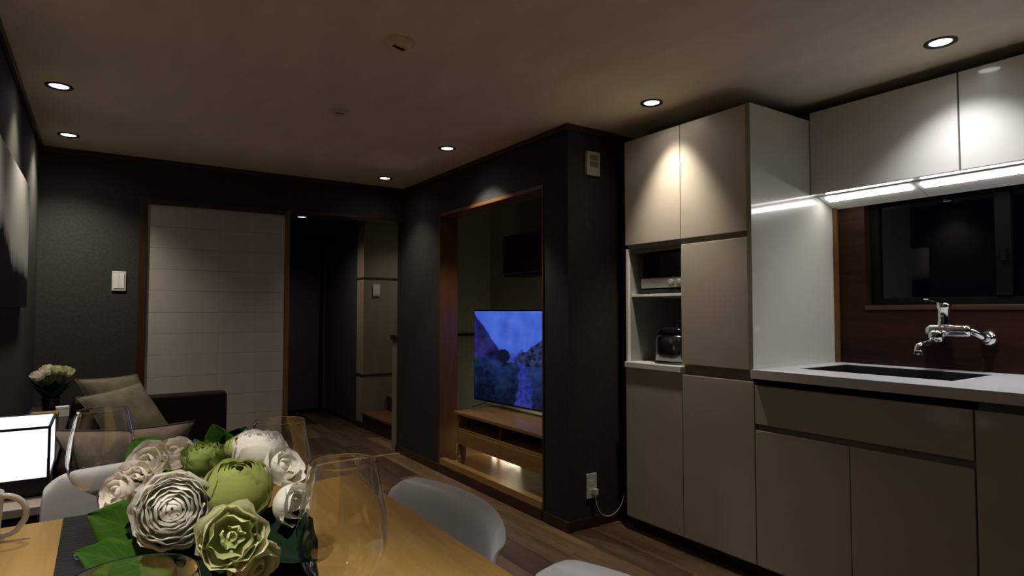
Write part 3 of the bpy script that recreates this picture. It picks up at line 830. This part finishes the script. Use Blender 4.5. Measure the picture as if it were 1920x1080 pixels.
# sofa
so = thing('sofa', 'low dark brown sofa with one end arm beside the console', 'sofa', (-.118, 2.62, 0))
SFL, SFW = 1.52, .765
box('base', (0, 0, .08), (SFW - .03, SFL - .121, .26), M['sofa'], so, .012)
box('seat_cushion', (.094, .002, .262), (SFW - .01, .695, .42), M['sofa'], so, .03, 3)
box('seat_cushion', (.094, .700, .262), (SFW - .01, SFL - .123, .42), M['sofa'], so, .03, 3)
box('backrest', (0, .13, .262), (.090, SFL - .122, .62), M['sofa'], so, .03, 3)
box('arm', (0, SFL - .12, .08), (SFW, SFL, .690), M['sofa'], so, .018, 3)
for xx in (.04, SFW - .08):
    for yy in (.04, SFL - .08): box('leg', (xx, yy, 0), (xx + .04, yy + .04, .0795), M['consoled'], so, .003)

def pillow(name, label, TL, TR, BR, BL, th, mat, mat2=None, piping=None, seed=1, pinch=.06):
    TL, TR, BR, BL = map(Vector, (TL, TR, BR, BL))
    cen = (TL + TR + BR + BL) / 4
    nrm = ((TR - BL).cross(TL - BR)).normalized()
    o = thing(name, label, 'cushion', cen)
    def edge(u, v):
        uu = .5 + (u - .5) * (1 - pinch * 4 * v * (1 - v)); vv = .5 + (v - .5) * (1 - pinch * 4 * u * (1 - u))
        return (BL * (1 - uu) + BR * uu) * (1 - vv) + (TL * (1 - uu) + TR * uu) * vv - cen
    def side(sg):
        def fn(u, v):
            a = 1 - abs(2 * u - 1) ** 2.6; b = 1 - abs(2 * v - 1) ** 2.6
            h = th / 2 * (max(0, a * b)) ** .55
            w_ = .012 * fbm(u * 3.1 + seed, v * 2.2, 3, seed) * (a * b) ** .3
            return edge(u, v) + nrm * sg * (h + w_)
        return fn
    mb = MB(); mb.grid(side(1), 22, 22); mb.obj('cover_front', mat, o, smooth=True)
    mb = MB(); mb.grid(side(-1), 22, 22); mb.obj('cover_back', mat2 or mat, o, smooth=True)
    n = 14; loop = [edge(i / n, 1) for i in range(n)] + [edge(1, 1 - i / n) for i in range(n)] + [edge(1 - i / n, 0) for i in range(n)] + [edge(0, i / n) for i in range(n + 1)]
    MB().tube(loop, .0045 if piping else .003, 6).obj('piping', piping or mat, o, smooth=True)
    return o
pillow('cushion', 'olive brown cushion leaning on the sofa arm behind another olive cushion', (-.10, 3.92, .818), (.175, 3.96, .826), (.33, 3.86, .49), (.06, 3.84, .49), .10, M['pillow'], seed=3)
pillow('cushion', 'olive brown cushion leaning in front of the other olive cushion on the sofa', (-.085, 3.62, .755), (.185, 3.80, .795), (.36, 3.62, .50), (.08, 3.50, .50), .13, M['pillow'], seed=8)
pillow('cushion', 'brown cushion with black piped edge nearest the dining table on the sofa', (-.135, 2.66, .762), (.315, 2.66, .748), (.27, 2.66, .445), (-.03, 2.66, .445), .13, M['pillowl'], M['pillowd'], M['piping'], seed=12, pinch=.11)

# ------------------------------------------------------------------ dining table
TT = .752
tb = thing('dining_table', 'rectangular oak dining table in the foreground', 'table', (.13, .75, 0))
tw, tl = .425, .797
box('tabletop', (-tw, -tl, TT - .028), (tw, tl, TT), M['table'], tb, .003)
for sx in (-1, 1):
    for sy in (-1, 1):
        box('leg', (sx * (tw - .05) - .028, sy * (tl - .05) - .028, 0), (sx * (tw - .05) + .028, sy * (tl - .05) + .028, TT - .0285), M['table'], tb, .003)
for sy in (-1, 1): box('apron', (-tw + .08, sy * (tl - .05) - .011, TT - .10), (tw - .08, sy * (tl - .05) + .011, TT - .029), M['table'], tb)
for sx in (-1, 1): box('apron', (sx * (tw - .05) - .011, -tl + .08, TT - .10), (sx * (tw - .05) + .011, tl - .08, TT - .029), M['table'], tb)
# ribbed runner
rn = MB()
def rfn(u, v):
    y = -.03 + v * 1.572
    return (-.052 + .262 * u, y, TT + .0022 + .0011 * math.sin(v * 2 * math.pi * 95) + .0006 * noise.noise((u * 4, v * 20, 0)))
rn.grid(rfn, 6, 570)
tag(rn.obj('table_runner', M['runner'], smooth=True), 'ribbed charcoal runner lying along the oak table under the flowers', 'table runner')

# chairs: one-piece shell on four legs
def shell_chair(label, x, y, rz, dz=0.0):
    t = thing('dining_chair', label, 'chair', (x, y, 0), rz, 'grey shell chairs round the dining table')
    sec = [(.215, .435), (.20, .452), (.12, .448), (.0, .440), (-.10, .442), (-.165, .462), (-.20, .51), (-.217, .58), (-.228, .66), (-.237, .735), (-.243, .758 + dz), (-.252, .773 + dz), (-.274, .779 + dz)]
    def halfw(i):
        return [.19, .212, .222, .228, .230, .232, .234, .235, .235, .234, .232, .231, .226][i]
    mb = MB(); ns = 16
    def fn(u, v):
        i = round(v * (len(sec) - 1)); yy, zz = sec[i]; hw_ = halfw(i)
        s = (u - .5) * 2
        if i >= 7:   # rounded top corners
            k = min(1, (i - 7) / 4)
            zz -= max(0, abs(s) - .84) ** 2 * .9 * k
        wrapb = .062 * min(1, max(0, (i - 4) / 4)) * s * s
        dish = .018 * (1 - s * s) * (1 if i < 6 else 0)
        up = .02 * s ** 4 if i < 5 else 0
        return (s * hw_, yy + wrapb, zz - dish + up)
    mb.grid(fn, ns, len(sec) - 1)
    bmesh.ops.recalc_face_normals(mb.bm, faces=mb.bm.faces)
    o = mb.obj('shell', M['shell'], t, smooth=True)
    md = o.modifiers.new('thick', 'SOLIDIFY'); md.thickness = .012; md.offset = 0
    md = o.modifiers.new('round', 'BEVEL'); md.width = .004; md.segments = 2; md.limit_method = 'ANGLE'; md.angle_limit = R(50)
    md = o.modifiers.new('sub', 'SUBSURF'); md.levels = 1; md.render_levels = 2
    for sx in (-1, 1):
        for sy in (-1, 1):
            MB().tube([(sx * .15, sy * .13 - .01, .428), (sx * .20, sy * .19 - .01, .0)], [.016, .010], 10).obj('leg', M['leg'], t, smooth=True)
    u = MB(); u.tube([(-.15, .12, .424), (.15, .12, .424)], .009, 8); u.tube([(-.15, -.14, .424), (.15, -.14, .424)], .009, 8); u.obj('under_frame', M['black'], t)
    return t
shell_chair('grey shell chair on the right of the table, further of the two', .395, 1.140, R(90))
shell_chair('grey shell chair on the right of the table, nearest the camera', .395, .565, R(90))
shell_chair('grey shell chair at the far head of the table beside the lantern', .130, 1.605, R(180))

# wine glasses
def smooth_prof(pts, n):
    """Catmull-Rom through the profile points"""
    out = []
    for i in range(len(pts) - 1):
        p0 = pts[max(0, i - 1)]; p1 = pts[i]; p2 = pts[i + 1]; p3 = pts[min(len(pts) - 1, i + 2)]
        for k in range(n):
            t = k / n
            out.append(tuple(.5 * (2 * p1[c] + (p2[c] - p0[c]) * t + (2 * p0[c] - 5 * p1[c] + 4 * p2[c] - p3[c]) * t * t + (3 * p1[c] - p0[c] - 3 * p2[c] + p3[c]) * t ** 3) for c in (0, 1)))
    out.append(pts[-1]); return out
bowl = smooth_prof([(.0075, .098), (.018, .1045), (.034, .116), (.0445, .131), (.0495, .147), (.0508, .162), (.0495, .180), (.0460, .202), (.0415, .225), (.0378, .2448)], 4)
TG = .0007
gp_out = [(0, .0), (.036, .0), (.0365, .0006), (.036, .0014), (.028, .0030), (.016, .0058), (.008, .010), (.0050, .018), (.0040, .030), (.0038, .055), (.0043, .080), (.0055, .092)] + bowl
inner = []
for i, (r_, z_) in enumerate(bowl):
    a_ = bowl[max(0, i - 1)]; b_ = bowl[min(len(bowl) - 1, i + 1)]; dr, dz = b_[0] - a_[0], b_[1] - a_[1]; l_ = math.hypot(dr, dz)
    if r_ > .012: inner.append((r_ - TG * dz / l_, z_ + TG * dr / l_))
rm_, zm_ = bowl[-1]; ri_, zi_ = inner[-1]
gp_out += [(rm_ - .00002, zm_ + .0003), ((rm_ + ri_) / 2 + .0001, zm_ + .0006), ((rm_ + ri_) / 2 - .0001, zm_ + .0006), (ri_ + .00002, zm_ + .0003)]
gp_in = inner[::-1] + [(.006, inner[0][1] - .0016), (0, inner[0][1] - .002)]
glass_me = MB().lathe(gp_out + gp_in, 56).mesh('glass_body', M['glass'], smooth=True)
for lab, x, y in (('wine glass at the right front of the flowers, wholly before the bare oak', .237, .700), ('wine glass left of the flowers, standing before the lantern', .008, 1.283),
                  ('wine glass half hidden behind the white blooms', .241, 1.017), ('nearest wine glass, only its rim showing at the bottom edge', .021, .465)):
    o = link('wine_glass', glass_me); o.location = (x, y, TT + (.0036 if -.05 < x < .21 else .0004)); tag(o, lab, 'wine glass', 'stemmed wine glasses on the table')
# mug
mg = thing('mug', 'white mug with a large looped handle at the left edge of the table', 'mug', (-.178, 1.46, TT + .0005), R(-10))
MB().lathe([(0, 0), (.030, 0), (.033, .002), (.036, .02), (.0385, .05), (.040, .086), (.0395, .0885), (.0375, .088), (.036, .05), (.033, .02), (.028, .006), (0, .005)], 40).obj('cup', M['mug'], mg, smooth=True)
hp = []
for i in range(15):
    a = R(100 - 215 * i / 14); hp.append((.043 + .036 * math.cos(a) * (1 if i < 9 else 1.0) - .004, 0, .048 + .034 * math.sin(a) - (.004 if i > 9 else 0)))
hp[0] = (.037, 0, .079); hp[-1] = (.036, 0, .014)
MB().tube(hp, .0052, 10).obj('handle', M['mug'], mg, smooth=True)

# ------------------------------------------------------------------ flowers
def set_attrs(me, nu, nv):
    al = me.attributes.new('along', 'FLOAT', 'POINT'); ac = me.attributes.new('across', 'FLOAT', 'POINT')
    for k in range(len(me.vertices)):
        j, i = divmod(k, nu + 1)
        al.data[k].value = j / nv; ac.data[k].value = 2 * i / nu - 1
def petal_mesh(Rr, p0, p1, hw, rec, ruf, seed, mat, nu=8, nv=9, tip=.30, edge=.0):
    """one cupped petal on a globe of radius Rr; polar angle runs p0 (foot) to p1 (rim), hw = half width in metres"""
    mb = MB()
    def fn(uu, v):
        u = uu * 2 - 1
        psi = p0 + (p1 - p0) * v * (1 - (.13 * u * u + .12 * u ** 6) * v * v)
        prof = math.sin(.25 + v * 1.85)
        wv = hw * max(.12, prof) ** .8
        rr = Rr * (1 + rec * max(0, (v - .55) / .45) ** 2) + edge * u * u * v
        rr += ruf * (noise.noise((u * 2.2 + seed * 7.3, v * 2.5, seed)) * 1.2 + .5 * math.sin(u * 7 + seed * 5)) * v * v
        az = wv * u / (Rr * max(.45, math.sin(psi)))
        return (rr * math.sin(psi) * math.sin(az), -rr * math.sin(psi) * math.cos(az), rr * math.cos(psi))
    mb.grid(fn, nu, nv)
    me = mb.mesh('petal', mat, smooth=True, recalc=False)
    set_attrs(me, nu, nv)
    return me
def bloom(label, loc, axis, layers, mat, stamens=0, stem=True, dome=None, roundness=.8, jitter=.06, group='artificial blooms in the table arrangement', sc=1.0, roll=0.0, foot=(.118, .80, .80)):
    t = thing('flower', label, 'flower', loc, 0, group)
    q = Vector((0, 0, 1)).rotation_difference(Vector(axis).normalized())
    t.rotation_mode = 'QUATERNION'; t.rotation_quaternion = q @ Quaternion((0, 0, 1), roll)
    t.scale = (sc, sc, sc)
    for li, (n, Rr, p0, p1, hw, rec, ruf) in enumerate(layers):
        ms = [petal_mesh(Rr, p0, p1, hw, rec, ruf, li * 3 + k + rng.random(), mat) for k in range(3)]
        off = rng.random() * 6.28; dz = 0
        if dome:   # lift the inner whorls so that all rims lie on one dome
            r_ = min(dome * .98, Rr * math.sin(p1)); dz = roundness * (math.sqrt(dome * dome - r_ * r_) - dome) + dome * .62 - Rr * math.cos(p1)
        for k in range(n):
            a = off + 2 * math.pi * k / n + rng.uniform(-.15, .15)
            tilt = Matrix.Rotation(rng.uniform(-jitter, jitter), 4, 'X')
            link('petal', ms[k % 3], t, Matrix.Translation((0, 0, dz)) @ Matrix.Rotation(a, 4, 'Z') @ tilt @ Matrix.Scale(rng.uniform(.96, 1.04), 4))
    if stamens:
        s = MB(); r0 = layers[0][1]
        for k in range(stamens):
            a = rng.random() * 6.28; d = rng.uniform(.1, .5) * r0
            top = Vector((math.cos(a) * d * 1.5, math.sin(a) * d * 1.5, r0 * rng.uniform(.75, 1.1)))
            s.tube([(math.cos(a) * d * .4, math.sin(a) * d * .4, -r0 * .2), top * .95, top], [.0006, .0007, .0014], 5)
        tag(s.obj('stamens', M['stamen'], t), 'yellow stamens', kind='stuff')
    if stem:
        inv = t.rotation_quaternion.inverted()
        e = inv @ ((Vector(foot) - Vector(loc)) / sc); b = Vector((0, 0, -layers[-1][1] * .9))
        MB().tube([b, b * 1.6 + e * .15, b * .5 + e * .6, e], .0022 / sc, 6).obj('stem', L_MID, t)
    return t
PI = math.pi
# large white ranunculus facing the camera; whorls: (petals, globe radius, foot angle, rim angle, half width, recurve, ruffle)
ran = [(3, .0042, 2.9, .3, .004, .0, .0002), (3, .0070, 2.9, .35, .006, .0, .0003), (4, .0095, 2.9, .62, .008, .0, .0005), (4, .0125, 2.4, .80, .011, .02, .0007), (5, .0160, 2.4, .90, .013, .03, .0010), (5, .0200, 2.4, .95, .016, .05, .0014),
       (6, .0240, 2.4, 1.00, .018, .06, .0018), (6, .0280, 2.4, 1.05, .021, .07, .0020), (7, .0315, 2.4, 1.12, .022, .08, .0022), (7, .0345, 2.4, 1.22, .024, .08, .0024), (7, .0360, 2.4, 1.45, .024, .10, .0026)]
bloom('large white many-petalled ranunculus facing the camera at the front left of the bouquet', (.071, .775, .951), (-.10, -.93, .33), ran, P_WHITE, dome=.040, roundness=.75, sc=1.06)
peo = [(3, .012, 2.6, .40, .012, .0, .001), (4, .018, 2.6, .52, .019, .02, .001), (4, .026, 2.7, .55, .028, .02, .0015), (4, .033, 2.8, .55, .038, .03, .002), (3, .0375, 2.8, .62, .045, .02, .0015), (3, .0390, 2.8, .85, .040, .03, .002)]
bloom('big globe-shaped green bloom with yellow stamens in the middle of the bouquet', (.140, .785, .962), (-.02, -.42, .90), peo, P_GREEN, stamens=40, dome=.046, roundness=.6)
lis = [(3, .006, 2.9, .5, .006, .1, .001), (3, .013, 2.9, .80, .012, .10, .004), (4, .024, 2.9, .95, .026, .14, .0055), (4, .032, 2.9, 1.12, .036, .12, .006), (4, .036, 2.4, 1.38, .038, .10, .005)]
bloom('pale green ruffled lisianthus with an open throat below the green globe', (.118, .704, .932), (-.06, -.90, .40), lis, P_PALE, dome=.050, roundness=.10, sc=.86, jitter=.16)
ros = [(3, .008, 2.6, .45, .008, .02, .001), (4, .012, 2.6, .60, .012, .03, .0015), (5, .017, 2.7, .70, .016, .05, .002), (6, .0225, 2.7, .72, .019, .06, .002), (7, .0265, 2.8, .80, .020, .08, .002), (7, .0280, 2.8, .98, .020, .09, .0025)]
bloom('white fluted bloom at the top right of the bouquet', (.172, .838, .990), (.05, -.22, .97), ros, P_WHITE, dome=.034, roundness=.7, sc=1.15)
bloom('small frilled light green bloom at the top left of the bouquet', (.116, .880, .976), (-.15, -.25, .95), [(4, .008, 2.6, .4, .009, .06, .002), (5, .014, 2.6, .65, .013, .10, .003), (6, .020, 2.7, .80, .017, .12, .004), (6, .025, 2.7, 1.0, .019, .12, .004)], petalm('lime_petal', (.33, .42, .12), (.20, .27, .05)), dome=.034, roundness=.5)
bloom('small plain green bud above the green globe', (.149, .845, .996), (.1, -.3, .95), [(3, .009, 2.8, .45, .011, .0, .001), (4, .0135, 2.8, .6, .016, .02, .001), (4, .0165, 2.8, .75, .019, .03, .0015)], P_GREEN, dome=.022)
hyd = [(3, .008, 2.5, .8, .008, .03, .001), (4, .016, 2.3, 1.15, .017, .06, .0018), (5, .024, 2.2, 1.40, .022, .08, .0022)]
for lab, loc, ax, sc_ in (('blush white open bloom at the upper left of the bouquet', (.052, .890, .985), (-.45, -.55, .70), 1.0),
                          ('blush white bloom with pointed petals behind the ranunculus', (.083, .905, .989), (-.20, -.45, .85), .95),
                          ('lowest blush white bloom at the left side of the bouquet', (.020, .875, .955), (-.75, -.58, .35), .85),
                          ('middle blush white bloom at the left side of the bouquet', (.040, .880, .966), (-.55, -.75, .35), .9)):
    bloom(lab, loc, ax, hyd, P_PINKW, sc=sc_, roll=rng.random() * 3)
for lab, loc, ax, sc_ in (('white open bloom at the upper right side of the bouquet', (.194, .790, .980), (.45, -.60, .65), 1.05),
                          ('white drooping bloom at the right side behind the front glass', (.194, .750, .943), (.65, -.72, .05), 1.0)):
    bloom(lab, loc, ax, hyd, P_WHITE, sc=sc_, roll=rng.random() * 3)
bloom('pale green half hidden bloom at the bottom of the bouquet', (.141, .695, .902), (.35, -.80, -.25), [(3, .010, 2.6, .5, .011, .03, .001), (4, .020, 2.4, 1.0, .021, .05, .002), (5, .026, 2.3, 1.4, .025, .08, .002)], P_PALE)

# leaves
def leaf_mesh(L, Wd, fold, curl, lobes, mat, seed, nu=8, nv=14):
    mb = MB()
    def fn(uu, v):
        u = uu * 2 - 1
        prof = math.sin(math.pi * min(1, .06 + .94 * v ** .8)) ** .8
        if lobes: prof *= 1 + lobes * math.cos(v * 2 * math.pi * 2.5 + .6)
        prof = max(.02, prof) * (1 + .05 * math.sin(v * 60 + seed))
        x = u * Wd / 2 * prof
        z = fold * abs(u) * prof * Wd + curl * L * v * v + .05 * Wd * noise.noise((u * 2 + seed, v * 3, seed))
        return (x, v * L * (1 - abs(curl) * .25 * v), z)
    mb.grid(fn, nu, nv)
    me = mb.mesh('leaf', mat, smooth=True, recalc=False); set_attrs(me, nu, nv)
    return me
def put_leaf(parent, base, tip, up, Wd, mat, fold=.12, curl=-.12, lobes=0.0, seed=1, origin=(0, 0, 0)):
    b, t_ = Vector(base), Vector(tip); y = (t_ - b); L = y.length; y.normalize()
    z = Vector(up); z = (z - y * z.dot(y)).normalized(); x = y.cross(z)
    m = Matrix((x, y, z)).transposed().to_4x4(); m.translation = b - Vector(origin)
    o = link('leaf', leaf_mesh(L, Wd, fold, curl, lobes, mat, seed), parent, m)
    sd = o.modifiers.new('thick', 'SOLIDIFY'); sd.thickness = .0006
    return o
PO = (.118, .80, TT + .0036)
pot = thing('flower_pot', 'low black pot under the bouquet on the table runner', 'pot', PO)
MB().lathe([(0, 0), (.040, 0), (.046, .006), (.054, .05), (.058, .082), (.056, .084), (.053, .08), (.048, .02), (0, .018)], 32).obj('pot_body', M['pot'], pot, smooth=True)
MB().lathe([(0, .066), (.03, .070), (.0515, .064), (.0515, .060), (0, .058)], 24).obj('soil', M['black'], pot)
fo = thing('foliage', 'green leaf spray spreading under and behind the table bouquet', 'leaves', (PO[0], PO[1], PO[2] + .07))
og = tuple(fo.location)
camdir = Vector((-.15, -.9, .45))
tag(put_leaf(fo, (.072, .808, .908), (-.008, .838, .945), (-.30, -.80, .42), .062, L_MID, .05, -.04, .12, 2, og), 'bright lobed leaf')
tag(put_leaf(fo, (.072, .750, .893), (-.019, .800, .919), (-.20, -.80, .50), .050, L_MID, .05, -.04, .12, 3, og), 'bright pointed leaf')
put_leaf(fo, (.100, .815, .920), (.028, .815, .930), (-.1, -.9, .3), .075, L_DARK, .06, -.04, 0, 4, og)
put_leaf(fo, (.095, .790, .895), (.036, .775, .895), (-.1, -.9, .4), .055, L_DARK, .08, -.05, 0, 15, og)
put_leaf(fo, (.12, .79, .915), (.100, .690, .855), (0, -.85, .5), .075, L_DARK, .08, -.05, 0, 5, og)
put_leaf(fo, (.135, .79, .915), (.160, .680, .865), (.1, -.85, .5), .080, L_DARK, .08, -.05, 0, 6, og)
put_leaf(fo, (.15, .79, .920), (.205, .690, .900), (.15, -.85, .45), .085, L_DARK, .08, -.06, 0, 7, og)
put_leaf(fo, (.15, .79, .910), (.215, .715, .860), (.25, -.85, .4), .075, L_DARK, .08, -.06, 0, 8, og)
put_leaf(fo, (.075, .90, .955), (.040, .985, 1.000), (-.3, -.75, .6), .060, L_MID, .1, -.05, 0, 9, og)
put_leaf(fo, (.10, .91, .965), (.060, .955, .995), (-.2, -.75, .6), .050, L_MID, .1, -.05, 0, 10, og)
put_leaf(fo, (.145, .90, .970), (.128, .905, 1.022), (-.3, -.9, .2), .040, L_MID, .25, .1, 0, 11, og)
put_leaf(fo, (.145, .90, .975), (.160, .905, 1.012), (.3, -.9, .2), .045, L_DARK, .15, .1, 0, 12, og)
put_leaf(fo, (.150, .905, .975), (.172, .915, 1.012), (.3, -.9, .3), .038, L_GREY, .15, .1, 0, 13, og)
put_leaf(fo, (.120, .905, .970), (.108, .915, 1.002), (-.3, -.9, .3), .020, L_GREY, .15, .1, 0, 14, og)
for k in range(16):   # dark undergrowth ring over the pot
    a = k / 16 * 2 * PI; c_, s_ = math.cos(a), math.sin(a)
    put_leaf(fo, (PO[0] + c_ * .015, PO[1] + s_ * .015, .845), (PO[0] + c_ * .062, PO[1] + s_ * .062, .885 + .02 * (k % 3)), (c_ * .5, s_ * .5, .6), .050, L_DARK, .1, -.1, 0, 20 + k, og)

# far flower arrangement on the console
FP = (-.205, 4.08, .6225)
p2 = thing('flower_pot', 'small black pot of white and lime flowers at the far end of the console', 'pot', FP)
MB().lathe([(0, 0), (.030, 0), (.034, .005), (.042, .09), (.040, .092), (.036, .02), (0, .018)], 24).obj('pot_body', M['pot'], p2, smooth=True)
f2 = thing('foliage', 'dark leaves under the far flower arrangement on the console', 'leaves', (FP[0], FP[1], FP[2] + .09))
og2 = tuple(f2.location)
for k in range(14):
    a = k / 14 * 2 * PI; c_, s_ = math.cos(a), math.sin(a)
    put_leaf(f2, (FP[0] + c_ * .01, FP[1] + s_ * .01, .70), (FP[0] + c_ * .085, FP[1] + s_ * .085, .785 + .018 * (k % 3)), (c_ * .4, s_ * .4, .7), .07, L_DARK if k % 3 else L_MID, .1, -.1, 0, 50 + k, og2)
far_l = [(3, .016, 2.6, .5, .016, .06, .004), (5, .027, 2.5, .85, .024, .10, .005), (5, .036, 2.4, 1.2, .030, .10, .006)]
for lab, loc, ax, mt in (('cream white bloom at the left of the far flower pot', (-.262, 4.06, .838), (-.3, -.35, .9), P_PINKW), ('blush white bloom rising at the back of the far flower pot', (-.225, 4.09, .862), (-.1, -.4, .9), P_PINKW),
                         ('lime green bloom in the middle of the far flower pot', (-.175, 4.06, .862), (.1, -.25, .95), P_PALE), ('lime green bloom at the right of the far flower pot', (-.140, 4.08, .850), (.35, -.35, .85), P_PALE)):
    bloom(lab, loc, ax, far_l, mt, group='blooms in the far flower pot', sc=.9, foot=(FP[0], FP[1], .72))
